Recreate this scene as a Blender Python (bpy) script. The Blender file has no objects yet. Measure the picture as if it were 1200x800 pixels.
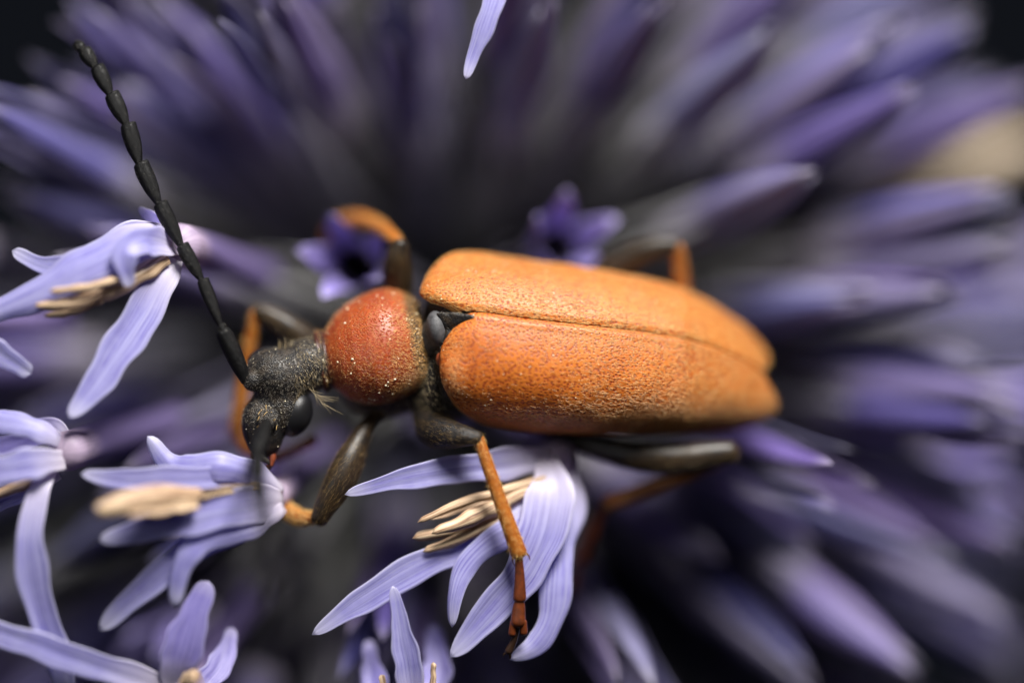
import bpy, math, random
import numpy as np
from mathutils import Vector, Matrix

# 1 Blender unit = 1 millimetre.  x = right, y = up in the picture, z = towards the lens (away from the flower head)
SC = bpy.context.scene
SC.unit_settings.system = 'METRIC'
SC.unit_settings.scale_length = 0.001
rnd = random.Random(11)
rng = np.random.default_rng(5)

# ------------------------------------------------------------------ camera, world, lamps, exposure
CAM_D = 110.0                                   # working distance of the macro lens
cd = bpy.data.cameras.new('macro_camera')
cam = bpy.data.objects.new('macro_camera', cd)
SC.collection.objects.link(cam)
cam.location = (0, 0, CAM_D)
cd.sensor_width = 36.0
cd.lens = 36.0 * CAM_D / 30.0
cd.clip_start = 1.0
cd.clip_end = 2000.0
cd.dof.use_dof = True
cd.dof.focus_distance = CAM_D + 0.25
APERTURE = 18.5                                 # opening of the lens in mm
cd.dof.aperture_fstop = cd.lens / 1000.0 / APERTURE
cd.dof.aperture_blades = 0
SC.camera = cam

world = bpy.data.worlds.new('World')
SC.world = world
world.use_nodes = True
world.node_tree.nodes['Background'].inputs[0].default_value = (0.5, 0.58, 0.8, 1)
world.node_tree.nodes['Background'].inputs[1].default_value = 0.011

def area_lamp(name, loc, target, size, power, col):
    l = bpy.data.lights.new(name, 'AREA')
    l.shape = 'DISK'; l.size = size; l.energy = power; l.color = col
    o = bpy.data.objects.new(name, l)
    SC.collection.objects.link(o)
    o.location = loc
    d = Vector(target) - Vector(loc)
    o.rotation_euler = d.to_track_quat('-Z', 'Y').to_euler()
    return o
area_lamp('flash_diffuser', (20, 79, 50), (-1, 0, -2), 44, 280000, (1.0, 0.965, 0.92))
area_lamp('added_fill_lamp', (-50, 22, 72), (-3, 0, -2), 36, 8000, (0.93, 0.95, 1.0))  # weak fill added from the left to lift the shaded side

SC.view_settings.view_transform = 'Standard'
SC.view_settings.look = 'None'
SC.view_settings.exposure = 0.0
SC.view_settings.gamma = 1.0
SC.view_settings.use_curve_mapping = False
SC.cycles.use_denoising = True
SC.cycles.max_bounces = 8
SC.cycles.use_adaptive_sampling = False

# ------------------------------------------------------------------ helpers
GLOBE = np.array((-2.5, 0.0, -17.6))            # centre of the globular flower head
R_TIP = 18.5
def reach_of(d): return 14.8 + 9.2 * (1 - d[2] ** 2)     # the head is a little flattened

def P(px, py, z):
    k = (CAM_D - z) / CAM_D / 40.0
    return np.array(((px - 600) * k, (400 - py) * k, z))
def PX(n, z=0.0):
    return n / 40.0 * (CAM_D - z) / CAM_D

def unit(v):
    v = np.asarray(v, float)
    return v / max(np.linalg.norm(v), 1e-9)

def link_mesh(name, verts, faces, mat, parent=None, uvw=None, smooth=True):
    me = bpy.data.meshes.new(name)
    me.from_pydata([tuple(map(float, v)) for v in verts], [], [tuple(int(i) for i in f) for f in faces])
    me.validate()
    if smooth:
        me.polygons.foreach_set('use_smooth', [True] * len(me.polygons))
    if uvw is not None and len(me.vertices) == len(uvw):
        at = me.attributes.new('uvw', 'FLOAT_VECTOR', 'POINT')
        at.data.foreach_set('vector', np.asarray(uvw, float).ravel())
    me.update()
    if mat: me.materials.append(mat)
    o = bpy.data.objects.new(name, me)
    SC.collection.objects.link(o)
    if parent is not None:
        o.parent = parent
        o.matrix_parent_inverse = WORLD_OF[parent.name].inverted() if parent.name in WORLD_OF else Matrix.Identity(4)
    return o
WORLD_OF = {}

def catmull(pts, n):
    pts = np.asarray(pts, float)
    m = len(pts)
    if m == 2:
        t = np.linspace(0, 1, n)[:, None]
        return pts[0] * (1 - t) + pts[1] * t
    ext = np.vstack([2 * pts[0] - pts[1], pts, 2 * pts[-1] - pts[-2]])
    seg = np.linalg.norm(np.diff(pts[:, :3], axis=0), axis=1)
    cum = np.concatenate([[0], np.cumsum(seg)])
    out = []
    for s in np.linspace(0, cum[-1], n):
        i = min(np.searchsorted(cum, s, side='right') - 1, m - 2)
        t = (s - cum[i]) / max(seg[i], 1e-9)
        p0, p1, p2, p3 = ext[i], ext[i + 1], ext[i + 2], ext[i + 3]
        out.append(0.5 * (2 * p1 + (p2 - p0) * t + (2 * p0 - 5 * p1 + 4 * p2 - p3) * t * t + (3 * p1 - p0 - 3 * p2 + p3) * t ** 3))
    return np.array(out)

def lin(vals, n):
    vals = np.asarray(vals, float)
    return np.interp(np.linspace(0, 1, n), np.linspace(0, 1, len(vals)), vals)

def ribbon(pts, hw, twist=0, cup=0.12, thick=0.09, nu=30, nv=9, ref=(0, 0, 1), tip=0.07, rough=0.05, seed=0, taper0=False):
    """a petal-like strip: pts = centre line, hw = half widths, all in mm; closed, thick, cupped, with a rounded tip"""
    r = np.random.default_rng(seed + 1)
    c = catmull(pts, nu)
    w = lin(hw, nu)
    tw = np.radians(lin(twist if hasattr(twist, '__len__') else [twist, twist], nu))
    u = np.linspace(0, 1, nu)
    ph = r.uniform(0, 6.28, 6)
    c = c + (rough * 0.35 * np.mean(w)) * np.stack([np.sin(u * 9 + ph[0]), np.sin(u * 11 + ph[1]), np.sin(u * 8 + ph[2])], 1)
    wl = w * (1 + rough * np.sin(u * 17 + ph[3]) + 0.6 * rough * np.sin(u * 31 + ph[5]))
    wr = w * (1 + rough * np.sin(u * 15 + ph[4]) + 0.6 * rough * np.sin(u * 27 + ph[0]))
    k = np.sqrt(np.clip(1 - (np.clip((u - (1 - tip)) / tip, 0, 1)) ** 2, 0, 1))
    if taper0: k = k * np.sqrt(np.clip(1 - (np.clip((tip - u) / tip, 0, 1)) ** 2, 0, 1))
    k = np.maximum(k, 0.02)
    t = np.gradient(c, axis=0)
    t /= np.linalg.norm(t, axis=1)[:, None] + 1e-9
    ref = np.asarray(ref, float)
    n0 = ref[None] - (t @ ref)[:, None] * t
    n0 /= np.linalg.norm(n0, axis=1)[:, None] + 1e-9
    s0 = np.cross(t, n0)
    n = n0 * np.cos(tw)[:, None] + s0 * np.sin(tw)[:, None]
    s = np.cross(t, n)
    v = np.linspace(-1, 1, nv)
    top, bot, uv1 = [], [], []
    for i in range(nu):
        for j in range(nv):
            wj = (wl if v[j] < 0 else wr)[i] * k[i]
            p = c[i] + s[i] * wj * v[j] + n[i] * (cup * w[i] * k[i] * (v[j] ** 2 - 0.4) + 0.022 * w[i] * math.cos(v[j] * 7 + ph[1] + 1.2 * math.sin(u[i] * 5 + ph[2])))
            th = thick * 0.5 * (1 - abs(v[j]) ** 3) * k[i] + 0.004
            top.append(p + n[i] * th); bot.append(p - n[i] * th)
            uv1.append((u[i], v[j], ph[0] / 6.28))
    f = []
    N = nu * nv
    for i in range(nu - 1):
        for j in range(nv - 1):
            a, b, cc, d = i * nv + j, i * nv + j + 1, (i + 1) * nv + j + 1, (i + 1) * nv + j
            f.append((a, d, cc, b)); f.append((N + a, N + b, N + cc, N + d))
        a, d = i * nv, (i + 1) * nv
        f.append((a, N + a, N + d, d))
        a, d = i * nv + nv - 1, (i + 1) * nv + nv - 1
        f.append((a, d, N + d, N + a))
    for j in range(nv - 1):
        f.append((j, j + 1, N + j + 1, N + j))
        a = (nu - 1) * nv + j
        f.append((a, N + a, N + a + 1, a + 1))
    return np.array(top + bot), f, np.array(uv1 + uv1)

def tube(pts, rad, nu=24, ns=14, flat=1.0, flat_ref=(0, 0, 1), cap=True):
    """lofted limb: rounded ends; flat squeezes it along the direction flat_ref"""
    c = catmull(pts, nu)
    r = catmull(np.array([[i, q, 0] for i, q in enumerate(lin(rad, len(rad)))], float), nu)[:, 1] if False else lin(rad, nu)
    k = np.convolve(np.pad(r, 2, mode='edge'), [0.1, 0.2, 0.4, 0.2, 0.1], 'valid')
    r = np.maximum(k, 1e-3)
    t = np.gradient(c, axis=0); t /= np.linalg.norm(t, axis=1)[:, None] + 1e-9
    ref = np.asarray(flat_ref, float)
    verts, uv, f = [], [], []
    n = ref - (ref @ t[0]) * t[0]
    if np.linalg.norm(n) < 0.1: n = np.array((1.0, 0.3, 0)) - (np.array((1.0, 0.3, 0)) @ t[0]) * t[0]
    n = unit(n)
    rows = []
    def add_row(cc, nn, tt, rr, u):
        s = np.cross(tt, nn)
        rows.append(len(verts))
        for j in range(ns):
            a = 2 * math.pi * j / ns
            verts.append(cc + nn * rr * flat * math.cos(a) + s * rr * math.sin(a)); uv.append((u, j / ns, 0))
    if cap:
        for q in (80, 55, 30):
            a = math.radians(q)
            add_row(c[0] - t[0] * r[0] * 0.7 * math.sin(a), n, t[0], r[0] * math.cos(a), 0)
    for i in range(nu):
        n = unit(n - (n @ t[i]) * t[i])
        add_row(c[i], n, t[i], r[i], i / (nu - 1))
    if cap:
        for q in (30, 55, 80):
            a = math.radians(q)
            add_row(c[-1] + t[-1] * r[-1] * 0.7 * math.sin(a), n, t[-1], r[-1] * math.cos(a), 1)
    for i in range(len(rows) - 1):
        for j in range(ns):
            a, b = rows[i] + j, rows[i] + (j + 1) % ns
            f.append((a, b, b + ns, a + ns))
    f.append(tuple(range(ns - 1, -1, -1))); f.append(tuple(range(rows[-1], rows[-1] + ns)))
    return np.array(verts), f, np.array(uv)

def join(*parts):
    V, F, U, o = [], [], [], 0
    for v, f, u in parts:
        V.append(v); U.append(u); F += [tuple(i + o for i in q) for q in f]; o += len(v)
    return np.vstack(V), F, np.vstack(U)

_ICO = {}
def icosphere(sub):
    if sub in _ICO: return _ICO[sub]
    import bmesh
    bm = bmesh.new(); bmesh.ops.create_icosphere(bm, subdivisions=sub, radius=1)
    bm.verts.ensure_lookup_table()
    v = np.array([x.co[:] for x in bm.verts]); f = [tuple(x.index for x in q.verts) for q in bm.faces]
    bm.free(); _ICO[sub] = (v, f)
    return _ICO[sub]

def sd_ell(p, c, r, ax=None):
    q = p - np.asarray(c)
    if ax is not None: q = q @ np.asarray(ax).T
    r = np.asarray(r, float)
    k0 = np.linalg.norm(q / r, axis=1); k1 = np.linalg.norm(q / (r * r), axis=1) + 1e-9
    return k0 * (k0 - 1) / k1
def smin(a, b, k):
    h = np.clip(0.5 + 0.5 * (b - a) / k, 0, 1)
    return b * (1 - h) + a * h - k * h * (1 - h)
def star(center, sdf, sub=5, far=6.0, squash=None):
    """the surface of a smooth union of ellipsoids, seen outwards from one inner point"""
    d, f = icosphere(sub)
    lo = np.zeros(len(d)); hi = np.full(len(d), far)
    steps = np.linspace(0, far, 60)
    first = np.full(len(d), far); found = np.zeros(len(d), bool)
    for a, b in zip(steps[:-1], steps[1:]):
        out = (sdf(center + d * b) > 0) & ~found
        lo[out] = a; hi[out] = b; found |= out
    for _ in range(18):
        m = (lo + hi) / 2
        o = sdf(center + d * m[:, None]) > 0
        hi[o] = m[o]; lo[~o] = m[~o]
    v = center + d * hi[:, None]
    return v, f, np.hstack([d])

def rot_axes(a_deg):
    a = math.radians(a_deg)
    return np.array(((math.cos(a), math.sin(a), 0), (-math.sin(a), math.cos(a), 0), (0, 0, 1.0)))

def sample_surface(v, f, n, weight=None):
    tri = []
    for q in f:
        for k in range(1, len(q) - 1): tri.append((q[0], q[k], q[k + 1]))
    tri = np.array(tri)
    a, b, c = v[tri[:, 0]], v[tri[:, 1]], v[tri[:, 2]]
    cr = np.cross(b - a, c - a); ar = np.linalg.norm(cr, axis=1)
    w = ar.copy()
    if weight is not None: w = w * weight((a + b + c) / 3, cr / (ar[:, None] + 1e-12))
    w = np.maximum(w, 0)
    i = rng.choice(len(tri), n, p=w / w.sum())
    r1, r2 = rng.random(n), rng.random(n); s = np.sqrt(r1)
    p = a[i] * (1 - s)[:, None] + b[i] * (s * (1 - r2))[:, None] + c[i] * (s * r2)[:, None]
    nn = cr[i] / (ar[i][:, None] + 1e-12)
    return p, nn

def hairs(v, f, n, length, width, flow, lift=0.35, jitter=0.25, weight=None, outward=None):
    """many fine curved hairs as slim three-sided spikes"""
    p, nn = sample_surface(np.asarray(v), f, n, weight)
    if outward is not None:
        sgn = np.sign(np.sum(nn * (p - np.asarray(outward)), axis=1)); nn = nn * sgn[:, None]
    fl = np.broadcast_to(np.asarray(flow, float), p.shape) if not callable(flow) else flow(p)
    fl = fl - np.sum(fl * nn, axis=1)[:, None] * nn
    fl = fl / (np.linalg.norm(fl, axis=1)[:, None] + 1e-9)
    d = fl + nn * lift * (0.5 + rng.random((n, 1))) + rng.normal(0, jitter, p.shape)
    d /= np.linalg.norm(d, axis=1)[:, None]
    L = length * (0.6 + 0.8 * rng.random((n, 1)))
    s = np.cross(d, nn); s /= np.linalg.norm(s, axis=1)[:, None] + 1e-9
    q = np.cross(d, s)
    w = width * (0.7 + 0.6 * rng.random((n, 1)))
    mid = p + d * L * 0.55
    tipp = p + d * L - nn * L * 0.12
    base = p - nn * 0.004
    V = np.stack([base + s * w, base - s * w, base + q * w, mid + s * w * 0.6, mid - s * w * 0.6, mid + q * w * 0.6, tipp], 1).reshape(-1, 3)
    k = np.arange(n) * 7
    F = []
    for a in k:
        F += [(a, a + 1, a + 4, a + 3), (a + 1, a + 2, a + 5, a + 4), (a + 2, a, a + 3, a + 5), (a + 3, a + 4, a + 6), (a + 4, a + 5, a + 6), (a + 5, a + 3, a + 6)]
    return V, F, np.zeros_like(V)

# ------------------------------------------------------------------ materials
class NT:
    def __init__(self, name):
        self.m = bpy.data.materials.new(name); self.m.use_nodes = True
        self.t = self.m.node_tree; self.n = self.t.nodes
        self.b = self.n['Principled BSDF']; self.out = self.n['Material Output']
    def add(self, typ, **kw):
        x = self.n.new(typ)
        for k, v in kw.items(): setattr(x, k, v)
        return x
    def L(self, a, b): self.t.links.new(a, b)
    def set(self, sock, val):
        if hasattr(val, 'is_linked') or hasattr(val, 'links'): self.L(val, sock)
        elif isinstance(val, tuple) and len(val) == 3 and sock.type == 'RGBA': sock.default_value = (*val, 1)
        else: sock.default_value = val
    def obj(self): return self.add('ShaderNodeTexCoord').outputs['Object']
    def uvw(self):
        a = self.add('ShaderNodeAttribute'); a.attribute_name = 'uvw'
        return a.outputs['Vector']
    def sep(self, v):
        s = self.add('ShaderNodeSeparateXYZ'); self.L(v, s.inputs[0]); return s.outputs
    def mapv(self, v, scale=(1, 1, 1), loc=(0, 0, 0), rot=(0, 0, 0)):
        s = self.add('ShaderNodeMapping'); self.L(v, s.inputs[0])
        s.inputs['Scale'].default_value = scale; s.inputs['Location'].default_value = loc; s.inputs['Rotation'].default_value = rot
        return s.outputs[0]
    def noise(self, v, scale, detail=3, rough=0.55):
        s = self.add('ShaderNodeTexNoise'); self.L(v, s.inputs['Vector'])
        s.inputs['Scale'].default_value = scale; s.inputs['Detail'].default_value = detail; s.inputs['Roughness'].default_value = rough
        return s.outputs['Fac']
    def vor(self, v, scale, feature='F1', rand=0.8):
        s = self.add('ShaderNodeTexVoronoi', feature=feature); self.L(v, s.inputs['Vector'])
        s.inputs['Scale'].default_value = scale; s.inputs['Randomness'].default_value = rand
        return s.outputs['Distance']
    def ramp(self, f, stops, interp='LINEAR'):
        s = self.add('ShaderNodeValToRGB'); self.L(f, s.inputs[0]); cr = s.color_ramp; cr.interpolation = interp
        while len(cr.elements) < len(stops): cr.elements.new(0.5)
        for e, (p, c) in zip(cr.elements, stops):
            e.position = p; e.color = (*c, 1) if len(c) == 3 else c
        return s.outputs['Color']
    def val(self, f, a, b, c=0.0, d=1.0):
        s = self.add('ShaderNodeMapRange'); self.L(f, s.inputs[0])
        for i, q in enumerate((a, b, c, d)): s.inputs[i + 1].default_value = q
        return s.outputs[0]
    def mix(self, f, a, b, blend='MIX'):
        s = self.add('ShaderNodeMix', data_type='RGBA', blend_type=blend)
        self.set(s.inputs['Factor'], f); self.set(s.inputs['A'], a); self.set(s.inputs['B'], b)
        return s.outputs['Result']
    def math(self, op, a, b=0.0):
        s = self.add('ShaderNodeMath', operation=op); self.set(s.inputs[0], a); self.set(s.inputs[1], b); return s.outputs[0]
    def bump(self, h, strength=0.5, dist=0.03, prev=None):
        s = self.add('ShaderNodeBump'); self.L(h, s.inputs['Height'])
        s.inputs['Strength'].default_value = strength; s.inputs['Distance'].default_value = dist
        if prev is not None: self.L(prev, s.inputs['Normal'])
        return s.outputs[0]
    def vary(self, c):
        # each floret differs a little in tone
        r = self.add('ShaderNodeObjectInfo').outputs['Random']
        h = self.add('ShaderNodeHueSaturation'); self.L(c, h.inputs['Color'])
        self.L(self.val(r, 0, 1, 0.475, 0.52), h.inputs['Hue'])
        q = self.math('FRACT', self.math('MULTIPLY', r, 7.31))
        self.L(self.val(q, 0, 1, 0.6, 1.1), h.inputs['Saturation'])
        q2 = self.math('FRACT', self.math('MULTIPLY', r, 23.7))
        self.L(self.val(q2, 0, 1, 0.45, 1.0), h.inputs['Value'])
        return h.outputs[0]
    def fin(self, **kw):
        for k, v in kw.items():
            self.set(self.b.inputs[k.replace('_', ' ')], v)
        return self.m

def elytron_mat():
    t = NT('orange_elytron'); o = t.obj()
    warp = t.noise(o, 3.0, 2)
    st = t.mapv(o, (0.85, 1.1, 1.1))
    d = t.vor(st, 12.0, rand=0.9)
    fine = t.noise(t.mapv(o, (10, 30, 30)), 1.0, 3)
    big = t.noise(o, 0.7, 3)
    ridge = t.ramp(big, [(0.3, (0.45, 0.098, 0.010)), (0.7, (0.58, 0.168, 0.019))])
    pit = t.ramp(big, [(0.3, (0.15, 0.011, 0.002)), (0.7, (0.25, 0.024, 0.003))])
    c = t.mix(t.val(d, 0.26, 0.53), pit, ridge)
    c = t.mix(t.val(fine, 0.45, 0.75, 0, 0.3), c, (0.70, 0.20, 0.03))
    h = t.val(d, 0.1, 0.56)
    nb = t.bump(h, 0.55, 0.022)
    nb = t.bump(fine, 0.22, 0.010, nb)
    return t.fin(Base_Color=c, Roughness=t.val(fine, 0.3, 0.7, 0.40, 0.54), Normal=nb, Specular_IOR_Level=0.5,
                 Sheen_Weight=0.0)
def pronotum_mat():
    t = NT('red_pronotum'); o = t.obj()
    d = t.vor(t.mapv(o, (0.7, 1.2, 1.0), rot=(0, 0, 0.4)), 19, rand=1.0)
    big = t.noise(o, 0.9, 3)
    fine = t.noise(o, 22, 3)
    ridge = t.ramp(big, [(0.3, (0.24, 0.031, 0.006)), (0.7, (0.36, 0.065, 0.010))])
    c = t.mix(t.val(d, 0.1, 0.5), (0.25, 0.026, 0.006), ridge)
    # dark rear and front rim of the shield (uvw.x runs front to back)
    u = t.sep(t.uvw())[0]
    edge = t.math('ADD', u, t.val(fine, 0.3, 0.7, -0.035, 0.035))
    c = t.mix(t.val(edge, 0.865, 0.915), c, (0.030, 0.014, 0.008))
    c = t.mix(t.val(edge, 0.085, 0.135, 1.0, 0.0), c, (0.030, 0.012, 0.008))
    nb = t.bump(t.val(d, 0.05, 0.5), 0.85, 0.028); nb = t.bump(fine, 0.3, 0.01, nb)
    return t.fin(Base_Color=c, Roughness=0.42, Normal=nb, Specular_IOR_Level=0.45)
def black_mat(name, base=(0.011, 0.010, 0.010), rough=0.38, sc=22, strength=0.6, brown=(0.03, 0.02, 0.012), spec=0.4):
    t = NT(name); o = t.obj()
    d = t.vor(o, sc, rand=0.9); n = t.noise(o, 5, 4)
    c = t.mix(t.val(n, 0.45, 0.7), base, brown)
    nb = t.bump(t.val(d, 0.05, 0.6), strength, 0.02)
    return t.fin(Base_Color=c, Roughness=rough, Normal=nb, Specular_IOR_Level=spec)
def plain_mat(name, col, rough=0.5, col2=None, sc=6.0, bump=0.2, **kw):
    t = NT(name); o = t.obj(); n = t.noise(o, sc, 4)
    c = t.mix(t.val(n, 0.35, 0.68), col, col2 or tuple(x * 0.6 for x in col))
    return t.fin(Base_Color=c, Roughness=rough, Normal=t.bump(t.noise(o, sc * 3, 3), bump, 0.02), **kw)
def leg_orange_mat():
    t = NT('orange_leg'); o = t.obj()
    n = t.noise(o, 4, 4); f = t.noise(o, 26, 3)
    c = t.ramp(n, [(0.3, (0.30, 0.080, 0.008)), (0.7, (0.46, 0.15, 0.016))])
    c = t.mix(t.val(f, 0.5, 0.66, 0, 0.8), c, (0.13, 0.022, 0.004))
    return t.fin(Base_Color=c, Roughness=0.38, Normal=t.bump(f, 0.5, 0.02))
def petal_mat(name, violet, pale, white, tr=0.32, vary=False):
    t = NT(name); u = t.uvw(); s = t.sep(u)
    stripe = t.noise(t.mapv(u, (1.8, 6.5, 7.0)), 1.0, 4, 0.7)
    vein = t.noise(t.mapv(u, (1.0, 17, 5.0)), 1.0, 3, 0.6)
    blot = t.noise(t.obj(), 2.2, 3)
    c = t.mix(t.val(stripe, 0.35, 0.65), violet, pale)
    c = t.mix(t.val(blot, 0.4, 0.75, 0, 0.5), c, pale)
    c = t.mix(t.val(vein, 0.52, 0.68, 0, 0.6), c, tuple(x * 0.66 for x in violet))
    c = t.mix(t.val(vein, 0.32, 0.46, 0.32, 0), c, white)
    av = t.math('ABSOLUTE', s[1])
    c = t.mix(t.val(av, 0.78, 1.0, 0, 0.45), c, white)
    c = t.mix(t.val(s[0], 0.86, 1.0, 0, 0.75), c, white)
    c = t.mix(t.val(s[0], 0.02, 0.36, 0.9, 0.0), c, (0.84, 0.78, 0.86))
    if vary: c = t.vary(c)
    nb = t.bump(vein, 0.09, 0.04); nb = t.bump(t.noise(t.mapv(u, (70, 26, 9)), 1.0, 2), 0.45, 0.015, nb)
    tb = t.add('ShaderNodeBsdfTranslucent'); t.L(c, tb.inputs['Color'])
    t.fin(Base_Color=c, Roughness=0.34, Normal=nb, Specular_IOR_Level=0.5)
    mx = t.add('ShaderNodeMixShader'); mx.inputs[0].default_value = tr
    t.L(t.b.outputs[0], mx.inputs[1]); t.L(tb.outputs[0], mx.inputs[2]); t.L(mx.outputs[0], t.out.inputs[0])
    return t.m
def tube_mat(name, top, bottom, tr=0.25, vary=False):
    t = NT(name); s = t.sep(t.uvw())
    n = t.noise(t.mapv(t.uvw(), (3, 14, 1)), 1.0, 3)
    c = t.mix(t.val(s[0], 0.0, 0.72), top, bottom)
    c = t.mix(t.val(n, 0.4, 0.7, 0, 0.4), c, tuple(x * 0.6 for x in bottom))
    if vary:
        r = t.add('ShaderNodeObjectInfo').outputs['Random']
        q = t.math('FRACT', t.math('MULTIPLY', r, 41.3))
        c = t.mix(t.val(q, 0.25, 0.9, 0.0, 0.85), c, t.mix(1.0, c, (0.58, 0.50, 1.0), 'MULTIPLY'))
        c = t.vary(c)
    tb = t.add('ShaderNodeBsdfTranslucent'); t.L(c, tb.inputs['Color'])
    t.fin(Base_Color=c, Roughness=0.5, Normal=t.bump(n, 0.3, 0.05))
    mx = t.add('ShaderNodeMixShader'); mx.inputs[0].default_value = tr
    t.L(t.b.outputs[0], mx.inputs[1]); t.L(tb.outputs[0], mx.inputs[2]); t.L(mx.outputs[0], t.out.inputs[0])
    return t.m
def anther_mat():
    t = NT('tan_anther'); u = t.uvw()
    n = t.noise(t.mapv(u, (1.6, 3.2, 9)), 1.0, 5, 0.7)
    c = t.ramp(n, [(0.33, (0.10, 0.05, 0.03)), (0.44, (0.36, 0.22, 0.13)), (0.56, (0.66, 0.48, 0.31)), (0.75, (0.80, 0.66, 0.47))])
    return t.fin(Base_Color=c, Roughness=0.6, Normal=t.bump(n, 0.6, 0.05))

M = dict(
    elytron=elytron_mat(), pronotum=pronotum_mat(),
    black=black_mat('black_cuticle'), head=black_mat('black_head', rough=0.42, sc=20, strength=0.8, brown=(0.045, 0.034, 0.024)),
    eye=black_mat('black_eye', base=(0.008, 0.008, 0.009), rough=0.40, sc=60, strength=0.12, brown=(0.008, 0.008, 0.01)),
    antenna=black_mat('black_antenna', base=(0.0035, 0.0035, 0.004), rough=0.42, sc=34, strength=0.7, brown=(0.006, 0.006, 0.006), spec=0.22),
    scut=plain_mat('grey_black_sclerite', (0.080, 0.080, 0.085), 0.58, (0.040, 0.040, 0.043), 8, 0.5),
    femur=plain_mat('brown_black_femur', (0.012, 0.009, 0.007), 0.38, (0.030, 0.018, 0.009), 2.0, 0.5, Specular_IOR_Level=0.35),
    orange=leg_orange_mat(), tarsus=plain_mat('red_brown_tarsus', (0.16, 0.035, 0.008), 0.4, (0.07, 0.018, 0.006), 6),
    claw=plain_mat('dark_claw', (0.04, 0.02, 0.012), 0.3),
    rim=plain_mat('red_black_rim', (0.075, 0.018, 0.010), 0.35, (0.018, 0.009, 0.007), 5.0),
    gold=plain_mat('golden_hair', (0.88, 0.58, 0.21), 0.36, (0.76, 0.45, 0.13), 3),
    goldred=plain_mat('copper_hair', (0.84, 0.50, 0.19), 0.36, (0.66, 0.34, 0.10), 3),
    bronze=plain_mat('bronze_hair', (0.34, 0.22, 0.08), 0.4, (0.10, 0.06, 0.025), 3),
    pale=plain_mat('straw_hair', (0.62, 0.50, 0.30), 0.45, (0.45, 0.34, 0.18), 3),
    grey=plain_mat('grey_hair', (0.30, 0.27, 0.22), 0.5, (0.18, 0.16, 0.13), 3),
    palp=plain_mat('amber_palp', (0.22, 0.05, 0.02), 0.3),
    pollen=plain_mat('cream_pollen', (0.85, 0.70, 0.42), 0.7, (0.9, 0.84, 0.66), 4),
    petal=petal_mat('hero_petal', (0.29, 0.26, 0.68), (0.58, 0.57, 0.89), (0.82, 0.81, 0.93), 0.48),
    petalv=petal_mat('violet_petal', (0.24, 0.20, 0.60), (0.38, 0.34, 0.74), (0.62, 0.58, 0.82)),
    petals=petal_mat('star_petal', (0.25, 0.19, 0.60), (0.42, 0.36, 0.74), (0.60, 0.56, 0.82)),
    petalb=petal_mat('bud_petal', (0.145, 0.105, 0.43), (0.26, 0.21, 0.56), (0.58, 0.53, 0.68), 0.32, True),
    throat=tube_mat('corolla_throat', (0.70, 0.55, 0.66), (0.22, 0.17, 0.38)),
    tubeb=tube_mat('bud_tube', (0.012, 0.010, 0.022), (0.10, 0.08, 0.16), 0.0),
    bract=tube_mat('grey_bract', (0.46, 0.45, 0.46), (0.026, 0.034, 0.012), 0.2, True),  # greenish bases, darkened further to paint in shade deep between the florets
    anther=anther_mat(), withered=plain_mat('withered_petal', (0.55, 0.45, 0.34), 0.6, (0.42, 0.33, 0.23), 2),
    core=plain_mat('dark_receptacle', (0.03, 0.035, 0.02), 0.8),
)

# ------------------------------------------------------------------ the flower head
def empty(name, loc, parent=None):
    o = bpy.data.objects.new(name, None); SC.collection.objects.link(o); o.location = loc
    o.empty_display_size = 1.0
    if parent is not None: o.parent = parent
    WORLD_OF[o.name] = Matrix.Translation(loc)
    return o
head_root = empty('globe_thistle', tuple(GLOBE))
head_root['label'] = 'globe thistle flower head of violet blue florets, filling the frame under the beetle'
head_root['category'] = 'flower'
v, f = icosphere(4)
vv = v * (3.2 + 0.5 * np.sin(v[:, :1] * 9) * np.sin(v[:, 1:2] * 8)) + GLOBE
link_mesh('receptacle', vv, f, M['core'], head_root, v)

def involucre_geo(seed, top=12.0, n=11, rr=0.84):
    """a sheaf of overlapping pointed bracts round the floret, local z = along the floret"""
    r = random.Random(seed); parts = []
    for k in range(n):
        a = 2 * math.pi * k / n + r.uniform(-.15, .15)
        lo = r.uniform(0.0, 4.5) if k % 2 else 0.0
        hi = top * r.uniform(0.86, 1.06) if k % 2 else top * r.uniform(0.55, 0.85)
        ca, sa = math.cos(a), math.sin(a)
        pts = []
        for q in np.linspace(0, 1, 6):
            z = lo + (hi - lo) * q
            rad = rr * (0.55 + 0.47 * math.sin(math.pi * min(1, (z / top)) ** 1.3 * 0.82)) + (0.05 if k % 2 else 0.12)
            if q == 1: rad += r.uniform(-0.05, 0.22)
            pts.append((ca * rad, sa * rad, z))
        w = rr * r.uniform(.42, .55)
        parts.append(ribbon(pts, [w * .7, w, w * 1.05, w * .9, w * .55, .05], 0, cup=-0.35, thick=0.07, nu=12, nv=5, ref=(ca, sa, 0), tip=0.05, seed=seed * 31 + k))
        # uvw.x runs from base to tip already; the material reads it top-down
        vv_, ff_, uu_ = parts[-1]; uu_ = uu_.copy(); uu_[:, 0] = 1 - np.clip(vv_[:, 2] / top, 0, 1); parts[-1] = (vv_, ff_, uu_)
    return join(*parts)
INV = []
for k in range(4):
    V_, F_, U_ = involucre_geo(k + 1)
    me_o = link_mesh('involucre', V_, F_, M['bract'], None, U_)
    INV.append(me_o.data); bpy.data.objects.remove(me_o)

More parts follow.
